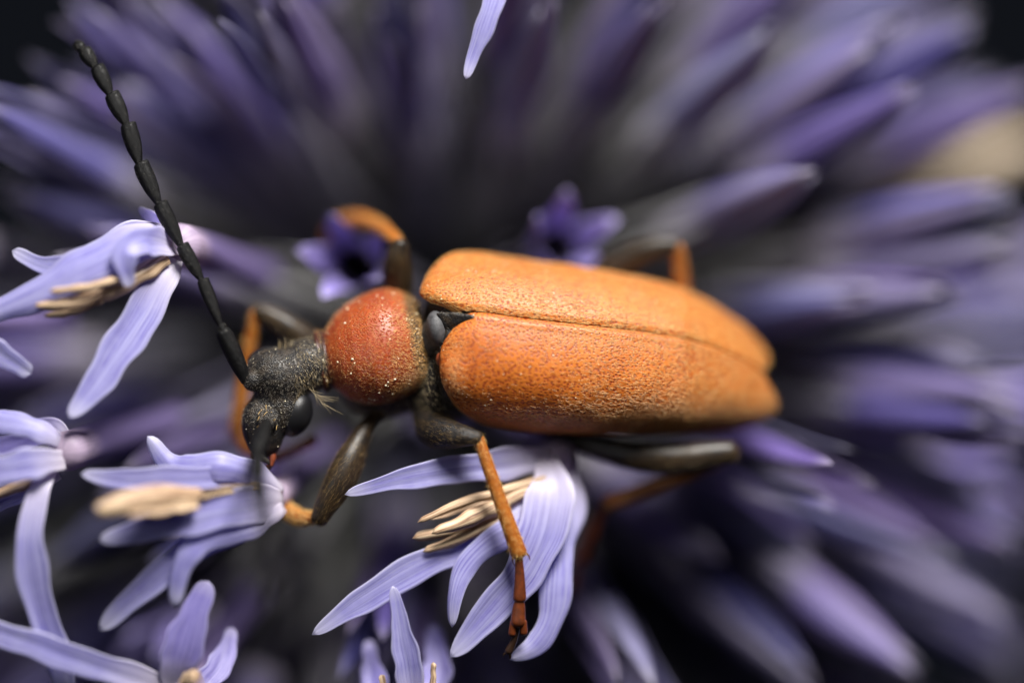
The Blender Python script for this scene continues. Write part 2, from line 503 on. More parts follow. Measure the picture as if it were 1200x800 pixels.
def floret_proto(kind, seed):
    """tube mesh + list of petal / anther meshes, local z along the floret, tip at about 16.5"""
    r = random.Random(seed)
    tv = tube([(0, 0, 6), (0, 0, 10), (0, 0, 13.2), (0, 0, 14.2)], [.34, .38, .50, .56], nu=14, ns=12, cap=False)
    tv[2][:, 0] = np.clip((14.2 - tv[0][:, 2]) / 8, 0, 1)
    me = link_mesh('floret', tv[0], tv[1][:-1], M['tubeb'], None, tv[2])      # open, hollow mouth
    tm = me.data; bpy.data.objects.remove(me)
    pet = []
    for k in range(5):
        a = 2 * math.pi * k / 5 + r.uniform(-.12, .12); ca, sa = math.cos(a), math.sin(a)
        L = r.uniform(.9, 1.1)
        if kind in ('bud', 'withered'):
            prof = [(.56, 9.6), (.66, 11.5), (.66, 13.4), (.46, 15.2), (.16 + r.uniform(0, .2), 16.8 + r.uniform(-.6, .4))]; w = [.34, .44, .44, .32, .09]
        elif kind == 'star':
            prof = [(.52, 13.0), (.68, 14.0), (.92, 15.0), (1.22, 15.7), (1.38 * L, 16.1 + r.uniform(-.4, .5))]; w = [.36, .46, .46, .34, .12]
        elif kind == 'half':
            prof = [(.60, 9.8), (.72, 12.0), (.80, 14.2), (.85, 16.0 * L ** .2), (.75 + r.uniform(-.3, .5), 17.5 * L ** .3)]; w = [.34, .44, .42, .32, .10]
        else:
            prof = [(.48, 13.4), (.7, 14.3), (1.5, 15.1), (2.7 * L, 15.1), (3.7 * L, 14.2)]; w = [.34, .42, .46, .42, .16]
        b = r.uniform(-.12, .12)
        pts = [(ca * q - sa * b * q, sa * q + ca * b * q, z) for q, z in prof]
        g = ribbon(pts, w, r.uniform(-12, 12), cup=-0.3, thick=0.08, nu=14, nv=7, ref=(ca, sa, .05), seed=seed * 17 + k, rough=.06)
        o = link_mesh('petal', *g[:2], M[{'withered': 'withered', 'star': 'petals'}.get(kind, 'petalb')], None, g[2]); pet.append(o.data); bpy.data.objects.remove(o)
    an = None
    if kind == 'open':
        g = tube([(0, 0, 13.5), (.1, 0, 16), (.15, .1, 18)], [.22, .24, .18], nu=10, ns=8)
        o = link_mesh('anther', *g[:2], M['anther'], None, g[2]); an = o.data; bpy.data.objects.remove(o)
    return tm, pet, an
PROTO = {k: [floret_proto(k, s * 7 + i) for i in range(n)] for s, (k, n) in enumerate((('bud', 4), ('star', 2), ('half', 2), ('open', 2), ('withered', 1)))}

def add_child(name, me, parent):
    o = bpy.data.objects.new(name, me); SC.collection.objects.link(o); o.parent = parent; return o

placed = []                                     # directions already taken
def place_floret(direction, reach, kind, spin=None, tilt=0.0, scale=1.0):
    d = Vector(unit(direction))
    tm, pet, an = rnd.choice(PROTO[kind])
    o = bpy.data.objects.new('floret', tm); SC.collection.objects.link(o); o.parent = head_root
    q = d.to_track_quat('Z', 'Y') @ Vector((0, 0, 1)).to_track_quat('Z', 'Y').inverted()
    q = d.to_track_quat('Z', 'Y').to_matrix().to_4x4() @ Matrix.Rotation(rnd.uniform(0, 6.28) if spin is None else spin, 4, 'Z')
    o.matrix_local = Matrix.Translation(d * (reach - 16.4 * scale)) @ q @ Matrix.Rotation(tilt, 4, 'X') @ Matrix.Scale(scale, 4)
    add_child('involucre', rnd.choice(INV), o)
    for p in pet: add_child('petal', p, o)
    if an: add_child('anther', an, o)
    placed.append(np.array(d) * R_TIP)
    return o

def ray_dir(px, py, dR):
    R = 17.0
    for _ in range(12):
        d = ray_dir_r(px, py, R + dR); R = reach_of(d)
    return d, R + dR
def ray_dir_r(px, py, R):
    """direction from the flower's centre to the point of the sphere of radius R seen at that pixel"""
    o = np.array((0, 0, CAM_D)); d = unit(P(px, py, 0) - o)
    b = d @ (o - GLOBE); c = (o - GLOBE) @ (o - GLOBE) - R * R
    disc = b * b - c
    s = -b - math.sqrt(max(disc, 0))
    return unit(o + d * s - GLOBE)

# ---- florets that can be told apart behind the beetle
for px, py, dR, kind in ((398, 293, 0.5, 'star'), (680, 268, -0.7, 'star'), (950, 205, 0.2, 'bud'), (1200, 222, 0.8, 'bud'),
                        (-5, 135, 0.2, 'half'), (285, 25, -0.4, 'half'), (330, -10, -0.2, 'bud'), (770, 10, -0.2, 'bud'), (640, 5, -0.6, 'bud'),
                        (960, 555, 0.2, 'half'), (1165, 500, 0.2, 'half'), (1085, 795, 0.6, 'bud'), (1225, 750, 0.2, 'bud'),
                        (745, 800, -0.2, 'half'), (1225, 165, -2.4, 'withered'), (1255, 85, 0.2, 'bud'), (1195, -5, 0.2, 'bud'), (1265, 275, 0.2, 'bud'), (1255, 480, 0.2, 'half'), (1255, 660, 0.2, 'bud'), (1130, 660, -0.4, 'bud'), (440, 745, -0.8, 'half'), (905, 40, -0.4, 'bud'),
                        (150, 545, -1.0, 'half'), (70, 45, -2.6, 'bud'), (25, 75, -2.0, 'half'), (-10, 215, -1.6, 'bud'), (100, 0, -1.8, 'half'), (170, -10, -2.2, 'bud'), (215, 70, -3.0, 'half'), (130, 130, -3.2, 'bud'), (1030, 50, 0.0, 'bud'), (1160, 60, 0.4, 'bud'), (1120, -20, -0.5, 'bud'), (1230, 330, 0.2, 'bud'), (1010, 350, -1.2, 'bud'),
                        (1235, 430, -0.6, 'bud'), (1230, 600, -0.8, 'bud'), (60, 660, -2.0, 'bud'), (950, 800, -0.8, 'bud')):
    d_, R_ = ray_dir(px, py, dR)
    place_floret(d_, R_, kind)

# ---- nearer florets, petal by petal
def hero_floret(base, petals, anthers=(), mat='petal', length=6.5, r0=0.62, inv=True, throat_pts=None, lean=None):
    base = np.asarray(base, float)
    inward = unit(unit(GLOBE - base) + np.array((0, 0, -1.0))) if lean is None else unit(lean)
    down = unit(GLOBE - (base + inward * 3))
    pts = [base - inward * 0.1, base + inward * 1.2, base + inward * 2.6 + down * .4, base + inward * 3 + down * (length - 3)]
    g = tube(pts, [r0, r0 * .92, r0 * .75, r0 * .7], nu=18, ns=16)
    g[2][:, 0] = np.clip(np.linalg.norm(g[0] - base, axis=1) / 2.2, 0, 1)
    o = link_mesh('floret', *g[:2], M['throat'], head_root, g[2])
    wm = head_root.matrix_world if False else None
    for i, p in enumerate(petals):
        kw = dict(nu=44, nv=13, cup=0.22, thick=0.07, rough=0.08, seed=len(placed) * 13 + i)
        kw.update(p[2] if len(p) > 2 else {})
        m = kw.pop('mat', mat)
        pts3 = [P(*q) for q in p[0]]; hw = [PX(w) / 2 for w in p[1]]; hw[0] *= .6
        hw = [q * .89 for q in hw]; gg = ribbon(pts3, hw, **kw)
        link_child('petal', gg, M[m], o)
    for i, p in enumerate(anthers):
        pts3 = [P(*q) for q in p[0]]; hw = [PX(w) / 2 for w in p[1]]
        gg = ribbon(pts3, hw, twist=[rnd.uniform(-30, 30), rnd.uniform(-40, 40)], cup=rnd.choice((-.8, -.6, .5)), thick=.09, nu=24, nv=9, rough=.13 if max(p[1]) < 25 else .03, tip=.09, seed=i * 7 + len(placed))
        if max(p[1]) > 25:      # a whole, rounded anther tube
            gg = tube(pts3, [hw[0] * .7, hw[0], hw[1], hw[1] * 1.02, hw[1] * .95, hw[2], hw[2] * .55], nu=24, ns=18, flat=.8)
        link_child('anther', gg, M['anther'], o)
    if inv:
        e = base + inward * 3 + down * (length - 3)
        d = Vector(unit(e - GLOBE))
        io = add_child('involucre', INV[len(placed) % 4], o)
        q = d.to_track_quat('Z', 'Y').to_matrix().to_4x4()
        # child of a mesh whose own frame is the picture frame
        io.matrix_local = Matrix.Translation(Vector(e) + d * 1.0 - d * 12.0) @ q
    placed.append(unit(base - GLOBE) * R_TIP)
    placed.append(unit(pts[-1] - GLOBE) * R_TIP)
    return o
def link_child(name, g, mat, parent):
    o = link_mesh(name, g[0], g[1], mat, None, g[2])
    o.parent = parent
    return o

# upper left, beside the antenna
hero_floret(P(212, 288, -0.9), [
    ([(205, 300, -.5), (188, 330, -.1), (160, 378, .2), (126, 432, .5), (80, 490, .8)], [44, 50, 50, 42, 16], dict(twist=[-10, 5])),
    ([(212, 285, -.7), (165, 282, .3), (110, 308, .7), (50, 340, .7), (-30, 378, .3)], [46, 64, 58, 42, 26], dict(cup=-.3, twist=[25, 10])),
    ([(205, 272, -.9), (150, 276, -.1), (95, 306, .3), (55, 312, .2), (14, 293, .1)], [30, 34, 32, 26, 16], dict()),
    ([(208, 290, -.5), (172, 282, .6), (148, 292, 1.0), (146, 312, 1.0), (153, 337, .8)], [36, 40, 38, 30, 15], dict(cup=.3, twist=[30, -20])),
    ([(222, 285, -1.2), (190, 265, -.8), (162, 243, -.8)], [30, 26, 8], dict(mat='petalv')),
], [([(195, 300, -.2), (140, 334, .5), (60, 352, .7)], [20, 24, 22], .7),
    ([(150, 322, .7), (110, 335, 1.1), (58, 342, 1.1)], [9, 10, 7]), ([(120, 345, .7), (90, 356, .9), (40, 358, .9)], [9, 12, 8]),
    ([(120, 352, .5), (85, 364, .6), (52, 370, .6)], [8, 11, 7])], r0=.66)
# its neighbour mostly out of frame
hero_floret(P(-85, 372, -.2), [
    ([(-75, 375, 0), (-40, 392, .3), (0, 415, .4), (37, 438, .3)], [36, 38, 34, 20], dict(twist=10)),
    ([(-85, 370, 0), (-110, 400, .3), (-150, 460, .3)], [36, 38, 20]),
    ([(-85, 360, 0), (-110, 320, .3), (-130, 270, .3)], [36, 38, 20])], inv=False)
# left edge, petal hanging down
hero_floret(P(80, 528, -.1), [
    ([(62, 545, .1), (47, 572, .6), (36, 620, .9), (37, 660, .9), (48, 715, .7), (66, 765, .5), (82, 815, .3)], [26, 30, 38, 42, 40, 36, 24], dict(twist=[0, -8])),
    ([(76, 538, .3), (45, 542, .9), (0, 550, 1.2), (-60, 562, 1.2)], [44, 42, 40, 28], dict(cup=.1)),
    ([(80, 522, .1), (50, 505, .5), (15, 495, .5), (-40, 490, .2)], [26, 34, 34, 26], dict(twist=[35, 20], cup=-.2)),
    ([(70, 555, -.1), (35, 572, 0), (0, 590, 0), (-40, 610, 0)], [22, 22, 20, 14], dict()),
    ([(82, 515, -.3), (60, 500, -.7), (20, 520, -1.2), (-30, 525, -1.4)], [26, 30, 30, 16], dict(mat='petalv'))],
    [([(70, 545, .1), (30, 565, .3), (-20, 585, .3)], [12, 14, 12], .8)], r0=.60)
# below the head
hero_floret(P(322, 580, -1.5), [
    ([(330, 580, -.9), (296, 568, -.1), (255, 561, .4), (200, 560, .7), (150, 562, .8), (94, 555, .8)], [30, 32, 32, 32, 28, 14], dict()),
    ([(330, 576, -.9), (298, 558, -.1), (260, 545, .4), (222, 549, .3), (198, 542, .1), (173, 510, 0)], [30, 40, 42, 38, 30, 14], dict(cup=-.3, twist=[25, 0])),
    ([(332, 586, -.9), (300, 591, .2), (258, 597, .9), (205, 610, 1.2), (165, 621, 1.2), (115, 632, 1.1)], [44, 54, 54, 46, 34, 14], dict(cup=.12)),
    ([(332, 592, -.9), (300, 608, -.1), (255, 628, .5), (210, 654, .7), (165, 692, .7), (117, 738, .6)], [36, 42, 40, 38, 34, 16], dict(twist=-8)),
    ([(330, 594, -.8), (302, 608, .1), (268, 622, .7), (228, 640, 1.0), (211, 668, 1.0), (205, 711, .9)], [36, 42, 40, 32, 28, 16], dict(twist=[0, 15], cup=-.15))],
    [([(305, 568, .1), (262, 574, .9), (225, 582, 1.3)], [9, 11, 12], .8), ([(232, 579, 1.2), (175, 585, 1.9), (118, 597, 2.5)], [22, 32, 28], .8),
     ([(232, 590, 1.4), (180, 597, 2.1), (150, 601, 2.4)], [12, 14, 9])], r0=.46)
# bottom left corner
hero_floret(P(212, 812, -.2), [
    ([(205, 806, .2), (140, 788, .7), (75, 768, .9), (20, 748, .9), (-40, 728, .7)], [44, 38, 38, 36, 26], dict()),
    ([(208, 815, .1), (210, 775, .6), (222, 735, .7), (245, 680, .5)], [52, 56, 44, 20], dict(mat='petalv', cup=.2)),
    ([(215, 815, -.1), (240, 800, -.4), (262, 770, -.9), (272, 735, -1.4)], [30, 36, 32, 12], dict(mat='petalv')),
    ([(215, 820, .1), (250, 840, .3), (290, 880, .3)], [36, 38, 18]),
    ([(205, 822, .1), (170, 850, .3), (140, 900, .3)], [36, 38, 18])],
    [([(212, 800, .8), (225, 790, 1.0), (228, 800, 1.3)], [14, 16, 12])], r0=.7)
# below the body, where the middle leg stands
hero_floret(P(655, 540, -2.3), [
    ([(650, 536, -1.9), (600, 542, -1.2), (520, 552, -.7), (460, 564, -.4), (404, 579, -.2)], [40, 44, 38, 28, 10], dict(twist=[0, -5])),
    ([(640, 575, -1.8), (597, 608, -1.3), (555, 634, -1.0), (495, 662, -.7), (430, 700, -.5), (365, 743, -.4)], [36, 38, 40, 40, 36, 12], dict()),
    ([(648, 560, -1.6), (610, 612, -.9), (570, 638, -.6), (543, 668, -.5), (533, 698, -.4), (530, 735, -.4)], [36, 42, 38, 32, 24, 13], dict(twist=[0, 0, 10, 25], cup=-.2)),
    ([(642, 535, -1.7), (645, 575, -1.0), (634, 630, -.6), (605, 680, -.5), (568, 725, -.5), (528, 769, -.5)], [44, 68, 64, 50, 42, 15], dict(cup=.16)),
    ([(660, 540, -2.1), (668, 590, -1.7), (655, 640, -1.1), (652, 680, -.8), (647, 722, -.7), (628, 755, -.6), (597, 772, -.5)], [40, 44, 46, 42, 40, 34, 12], dict(cup=-.22, twist=[-15, 5]))],
    [([(640, 560, -1.3), (580, 578, -.8), (530, 594, -.55), (489, 612, -.4)], [10, 12, 12, 8]),
     ([(635, 568, -1.2), (580, 596, -.7), (545, 612, -.4), (506, 625, -.25)], [12, 20, 23, 10], .5),
     ([(640, 575, -1.6), (570, 612, -1.0), (520, 623, -.7), (483, 631, -.6)], [10, 15, 16, 11]),
     ([(640, 580, -1.6), (580, 612, -.9), (540, 632, -.7), (495, 646, -.6)], [10, 16, 16, 12]),
     ([(630, 560, -1.6), (560, 590, -1.1), (500, 607, -.8)], [8, 10, 8])], r0=.62, length=7)
# spike at the bottom edge
hero_floret(P(482, 840, -.9), [
    ([(484, 835, -.3), (480, 790, -.1), (470, 735, 0), (460, 686, 0)], [44, 40, 27, 9], dict(cup=.35)),
    ([(470, 835, -.8), (440, 800, -1.4), (432, 750, -2.2)], [34, 36, 12], dict(mat='petalv')),
    ([(500, 835, -.8), (512, 790, -1.6), (508, 730, -2.6)], [34, 40, 14], dict(mat='petalv')),
    ([(470, 845, -.6), (430, 850, -.4), (400, 880, -.2)], [34, 36, 18]),
    ([(500, 845, -.6), (540, 850, -.4), (570, 890, -.2)], [34, 36, 18])],
    [([(455, 825, -.6), (446, 790, -.5)], [9, 8]), ([(505, 825, -.5), (508, 775, -.4)], [9, 7])], r0=.6)
# petal hanging in from the top edge
hero_floret(P(610, -75, -1.0), [
    ([(606, -70, -.6), (592, -40, -.1), (579, 0, .1), (568, 32, .1), (556, 64, 0), (546, 93, 0)], [34, 36, 34, 28, 20, 13], dict(twist=[10, 20])),
    ([(612, -80, -.6), (640, -110, -.2), (660, -150, 0)], [36, 38, 18]),
    ([(605, -85, -.6), (570, -120, -.2), (560, -150, 0)], [36, 38, 18])], inv=True)

# ---- the rest of the head: florets all round, each its own part
N = 330
ga = math.pi * (3 - math.sqrt(5))
count = 0
for i in range(N):
    zz = 1 - 2 * (i + .5) / N
    if zz < -0.05: break
    th = ga * i + rnd.uniform(-.04, .04)
    d = np.array((math.cos(th) * math.sqrt(1 - zz * zz), math.sin(th) * math.sqrt(1 - zz * zz), zz))
    d = unit(d + rng.normal(0, .018, 3))
    R = reach_of(d) - rnd.uniform(0.8, 3.4)
    tip = GLOBE + d * R
    px = 600 + tip[0] * 40 * CAM_D / (CAM_D - tip[2]); py = 400 - tip[1] * 40 * CAM_D / (CAM_D - tip[2])
    if px < -260 or px > 1500 or py < -260 or py > 1060: continue
    if placed and min(np.linalg.norm(np.array(placed) - d * R_TIP, axis=1)) < 2.45: continue
    if ((px - 545) / 400) ** 2 + ((py - 400) / 335) ** 2 < 1 and not (px > 330 and px < 860 and 330 < py < 500): continue
    if (px < 40 and py < 40) or (px < 150 and 60 < py < 250): continue
    under = ((px - 610) / 330) ** 2 + ((py - 430) / 130) ** 2 < 1
    if under or (abs(px - 330) < 90 and abs(py - 460) < 130): R = rnd.uniform(10.5, 12.0)
    place_floret(d, R, rnd.choices(('bud', 'half', 'star'), (6, 2.2, 1.3))[0], scale=rnd.uniform(.92, 1.06))
    count += 1
print('fill florets', count)

# ------------------------------------------------------------------ the beetle
BL = (0, 0, -4.2)
beetle = empty('longhorn_beetle', BL)
beetle['label'] = 'orange longhorn beetle with black head and antennae walking on the flower head'
beetle['category'] = 'beetle'
PHI = math.radians(24)                          # the body is rolled so that its left flank faces the lens

X_T = [470, 534, 570, 612, 655, 699, 749, 798, 834, 872, 894, 912]
Y_T = [299, 297, 299, 305, 311, 317.5, 326, 339, 356, 382, 404, 424]
X_B = [470, 549, 600, 650, 699, 790, 859, 890, 912]
Y_B = [489, 494, 502, 506, 508, 507, 502, 497, 488]
def smooth_interp(x, xs, ys):
    return (np.interp(x - 6, xs, ys) + 2 * np.interp(x, xs, ys) + np.interp(x + 6, xs, ys)) / 4
def zc_of(x):
    return np.interp(x, [480, 560, 700, 800, 910], [-1.95, -1.85, -2.10, -2.60, -3.6])
def body_point(x, tdeg, side, rho=1.0, bs=1.0):
    """a point of the rolled body; tdeg 90 = suture, 0 = widest; side +1 = far (upper) elytron, -1 = near (lower) one"""
    yt, yb = smooth_interp(x, X_T, Y_T), smooth_interp(x, X_B, Y_B)
    zc = zc_of(x)
    h = PX((yb - yt) / 2, zc); cy = (yt + yb) / 2
    a, b = 1.033 * h, 0.81 * h
    t = math.radians(tdeg)
    ct = math.copysign(abs(math.cos(t)) ** 0.92, math.cos(t)); st = math.copysign(abs(math.sin(t)) ** 0.95, math.sin(t))
    yl, zl = side * a * ct * rho, b * st * rho * bs
    y = yl * math.cos(PHI) + zl * math.sin(PHI); z = -yl * math.sin(PHI) + zl * math.cos(PHI)
    c = P(x, cy, zc)
    return c + np.array((0, y, z))
X0 = {1: ([-16, 0, 30, 45, 55, 65, 75, 80, 85, 90], [542, 536, 521, 507, 499, 494, 491, 496, 512, 542]),
      -1: ([-16, 10, 30, 45, 60, 65, 75, 90], [550, 529, 520, 516, 516, 518, 526, 545])}
X1 = {1: ([-16, 0, 45, 75, 90], [880, 896, 901, 899, 892]), -1: ([-16, 0, 20, 45, 60, 75, 90], [893, 902, 908, 908, 905, 900, 892])}
def elytron_grid(side, nu=150, nv=84):
    V, U = [], []
    for i in range(nu):
        uu = i / (nu - 1); uu = uu + 0.05 * math.sin(2 * math.pi * uu) * -1
        for j in range(nv):
            vv = j / (nv - 1); t = 90 - 106 * vv ** 1.1
            def sm(tab):
                return np.mean([np.interp(t + e, *tab) for e in (-5, -2.5, 0, 2.5, 5)])
            x0, x1 = sm(X0[side]), sm(X1[side])
            x = x0 + (x1 - x0) * uu
            df, db = x - x0, x1 - x
            rho = 1 - 0.15 * math.exp(-df / 7.0) - 0.10 * math.exp(-db / 7.0)
            dt = 90 - t
            rho += 0.012 * math.exp(-((dt - 4.0) / 2.0) ** 2) - 0.030 * math.exp(-(dt / 1.4) ** 2)
            # shoulder bump and the dent inside it
            rho += 0.035 * math.exp(-((t - 38) / 14) ** 2 - (df / 30) ** 2) - 0.035 * math.exp(-((t - 62) / 9) ** 2 - ((df - 14) / 22) ** 2)
            # flattened disc along the rear half
            rho += -0.012 * math.exp(-((t - 66) / 10) ** 2) * min(1, max(0, (x - 640) / 150)) 
            rho += 0.004 * math.sin(x * .055 + t * .09) + 0.003 * math.sin(x * .12 - t * .13)
            p = body_point(x, t, side, rho)
            p[1] += side * 0.012
            V.append(p); U.append((uu, vv, 0))
    F = []
    for i in range(nu - 1):
        for j in range(nv - 1):
            q = (i * nv + j, i * nv + j + 1, (i + 1) * nv + j + 1, (i + 1) * nv + j)
            F.append(q if side < 0 else q[::-1])
    return np.array(V), F, np.array(U)
ELY = {}
for side, lab in ((-1, None), (1, None)):
    g = elytron_grid(side); ELY[side] = g
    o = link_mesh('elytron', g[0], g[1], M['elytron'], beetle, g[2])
    m = o.modifiers.new('thickness', 'SOLIDIFY'); m.thickness = 0.09; m.offset = -1
    inner = np.array((0, 0, -2.2))
    def dens(p, n, side=side):
        # pubescence thins out on the flank that faces the lens, thick along base, suture, margin and rear
        px = 600 + p[:, 0] * 40
        py = 400 - p[:, 1] * 40
        d = np.ones(len(p))
        if side < 0:
            d = 0.07 + 1.7 * np.clip((px - 630) / 200, 0, 1) + 1.0 * np.exp(-((px - 528) / 12) ** 2) + 0.9 * np.exp(-((py - 390) / 20) ** 2) * np.clip((px - 540) / 60, 0, 1)
            d += 0.35 * np.exp(-((py - 482) / 8) ** 2)
            d += 1.0 * (py > 486)
            d -= 0.12 * np.exp(-((py - 455) / 20) ** 2 - ((px - 620) / 80) ** 2)
        return np.maximum(d, 0.05)
    hv = hairs(g[0], g[1], 26000 if side > 0 else 20000, 0.17, 0.0033, (1, -0.12, 0), lift=.18, jitter=.11, weight=dens, outward=(3.0, -0.6, -3.0))
    h = link_mesh('hair', hv[0], hv[1], M['gold'] if side > 0 else M['goldred'], None); h.parent = o; h['kind'] = 'stuff'

# trunk under the wing cases
V, F, U = [], [], []
xs = np.linspace(497, 893, 60); ns = 40
for i, x in enumerate(xs):
    e = min(1, (x - 490) / 34) ** .5 * min(1, (899 - x) / 40) ** .5
    for j in range(ns):
        a = 2 * math.pi * j / ns
        s = math.sin(a)
        yt, yb = smooth_interp(x, X_T, Y_T), smooth_interp(x, X_B, Y_B); zc = zc_of(x)
        h = PX((yb - yt) / 2, zc)
        ring = 1 + 0.02 * math.cos((x - 497) * .16) * (s < 0)
        yl = 0.945 * h * math.cos(a) * e * ring; zl = (0.68 * h * s if s > 0 else 0.95 * h * s) * e * ring
        c = P(x, (yt + yb) / 2, zc)
        V.append(c + np.array((0, yl * math.cos(PHI) + zl * math.sin(PHI), -yl * math.sin(PHI) + zl * math.cos(PHI)))); U.append((i / 59, j / ns, 0))
for i in range(len(xs) - 1):
    for j in range(ns):
        a, b = i * ns + j, i * ns + (j + 1) % ns
        F.append((a, a + ns, b + ns, b))
F.append(tuple(range(ns))); F.append(tuple(range((len(xs) - 1) * ns, len(xs) * ns))[::-1])
V = np.array(V)
trunk = link_mesh('abdomen', V, F, M['black'], beetle, np.array(U))
hv = hairs(V, F, 5000, 0.17, 0.0045, (1, -.2, 0), lift=.5, jitter=.3, weight=lambda p, n: (p[:, 1] < -1.3) * 1.0 + (p[:, 0] < -1.8) * 1.0, outward=(1.0, -.6, -2.6))
h = link_mesh('hair', hv[0], hv[1], M['grey'], None); h.parent = trunk; h['kind'] = 'stuff'

# pronotum: profile along its own axis, far and near half widths in picture pixels
PA, PB = np.array((374, 424.5)), np.array((497, 402.5))
pd = (PB - PA) / np.linalg.norm(PB - PA); pn = np.array((pd[1], -pd[0]))      # pn points up in the picture
if pn[1] > 0: pn = -pn
LEN = np.linalg.norm(PB - PA)
S_ = [0, 3, 7, 10, 14, 28, 45, 64, 80, 94, 106, 115, 122, 126]
TOPW = [32, 36, 36, 33, 36, 51, 62, 69, 72, 72, 67, 60, 53, 46]
BOTW = [30, 34, 34, 31, 35, 49, 58, 62, 61, 57, 53, 51, 49, 44]
def pron_point(s, a, rho=1.0):
    tw = np.interp(s, S_, TOPW); bw = np.interp(s, S_, BOTW)
    half = (tw + bw) / 2; off = (tw - bw) / 2
    c2 = PA + pd * s + pn * off
    zc = np.interp(s, [0, 30, 70, 126], [-1.35, -1.40, -1.45, -1.65])
    c = P(c2[0], c2[1], zc); h = PX(half, zc)
    sn = math.sin(a); A, B = 1.02 * h, 0.86 * h
    ylo, zlo = A * math.cos(a) * rho, (B if sn > 0 else B * .95) * sn * rho
    yy = ylo * math.cos(PHI) + zlo * math.sin(PHI); zz = -ylo * math.sin(PHI) + zlo * math.cos(PHI)
    up = np.array((pn[0], -pn[1], 0))
    return c + up * yy + np.array((0, 0, zz))
V, F, U = [], [], []
ss = np.concatenate([[0, 1.5, 3, 5, 7, 8.5, 10, 12], np.linspace(14, 126, 70)]); ns = 72
for i, s in enumerate(ss):
    for j in range(ns):
        a = 2 * math.pi * j / ns
        rho = 1 + 0.006 * math.sin(s * .05 + a * 2)
        rho -= 0.03 * math.exp(-((a - math.pi / 2) / .12) ** 2) * (math.exp(-((s - 112) / 16) ** 2))    # short dent at the rear of the midline
        rho += 0.02 * math.exp(-((a - 2.2) / .4) ** 2 - ((s - 70) / 20) ** 2) + 0.02 * math.exp(-((a - 0.95) / .4) ** 2 - ((s - 70) / 20) ** 2)
        V.append(pron_point(s, a, rho)); U.append((s / 126, j / ns, 0))
for i in range(len(ss) - 1):
    for j in range(ns):
        a, b = i * ns + j, i * ns + (j + 1) % ns
        F.append((a, a + ns, b + ns, b))
n0 = len(V)
V.append(np.mean(V[:ns], axis=0)); U.append((0, 0, 0)); V.append(np.mean(V[(len(ss) - 1) * ns:len(ss) * ns], axis=0)); U.append((1, 0, 0))
for j in range(ns):
    F.append((n0, j, (j + 1) % ns)); k = (len(ss) - 1) * ns; F.append((n0 + 1, k + (j + 1) % ns, k + j))
V = np.array(V); U = np.array(U)
def pron_faces(lo, hi): return [q for q in F if all(lo <= U[i, 0] * 126 <= hi for i in q)]
PRON = (V, F, U)
pron = link_mesh('pronotum', V, F, M['pronotum'], beetle, U)
pron_c = P(445, 408, -1.5)
flow_p = lambda p: np.stack([-(p[:, 0] - pron_c[0]) * 0 + 1.0 + 0 * p[:, 0], 0.6 * np.sin(p[:, 1] * 3), 0 * p[:, 0]], 1)
hv = hairs(V, [q for q in F if len(q) == 4], 9000, 0.10, 0.0030, flow_p, lift=.35, jitter=.3, weight=lambda p, n: (p[:, 2] > -1.8) * (0.5 + 1.0 * np.clip((p[:, 0] + 3.9) / 1.0, 0, 1.5)), outward=pron_c)
h = link_mesh('hair', hv[0], hv[1], M['goldred'], None); h.parent = pron; h['kind'] = 'stuff'
# raised front collar
ring = []
for rr_, (s0, rad) in enumerate(((1.0, .075), (8.5, .05))):
    pts = [pron_point(s0 + 1.5, a, 1.01) for a in np.linspace(0, 2 * math.pi, 49)]
    ring.append(tube(pts, [rad, rad], nu=64, ns=8, cap=False))
g = join(*ring)
rim = link_mesh('collar', *g[:2], M['rim'], None, g[2]); rim.parent = pron
hv = hairs(V, pron_faces(107, 126), 1500, 0.13, 0.005, (1, 0, .3), lift=.7, jitter=.4, outward=pron_c)
h = link_mesh('hair', hv[0], hv[1], M['bronze'], None); h.parent = pron; h['kind'] = 'stuff'
hv = hairs(V, pron_faces(0, 13), 500, 0.13, 0.006, (-1, -.2, .2), lift=.8, jitter=.5, outward=pron_c)
h = link_mesh('hair', hv[0], hv[1], M['gold'], None); h.parent = pron; h['kind'] = 'stuff'

# sclerites between shield and wing cases
def ell(c, r, ax=None, sub=4, wob=0.02, seed=1):
    v, f = icosphere(sub); ph = seed * 1.7
    k = 1 + wob * np.sin(v[:, :1] * 5 + ph) * np.cos(v[:, 1:2] * 6 - ph)
    q = v * k * np.asarray(r)
    if ax is not None: q = q @ np.asarray(ax)
    return q + np.asarray(c), f, v
g = star(P(514, 390, -.65), lambda p: smin(sd_ell(p, P(512, 386, -.52), (.32, .56, .46), rot_axes(8)), sd_ell(p, P(505, 398, -1.0), (.35, .6, .5)), .25), 4)
link_mesh('mesonotum', *g[:2], M['scut'], beetle, g[2])
pts = [P(522, 384, -.26), P(537, 377, -.08), P(556, 371, .07)]
g = ribbon(pts, [PX(40) / 2, PX(22) / 2, PX(3) / 2], 8, cup=-.10, thick=.06, nu=18, nv=9, tip=.03)
scu = link_mesh('scutellum', *g[:2], M['black'], beetle, g[2])
hv = hairs(g[0], g[1], 900, 0.12, 0.005, (1, .1, .1), lift=.4, jitter=.3, weight=lambda p, n: (n[:, 2] > .2) * 1.0)
h = link_mesh('hair', hv[0], hv[1], M['grey'], None); h.parent = scu; h['kind'] = 'stuff'
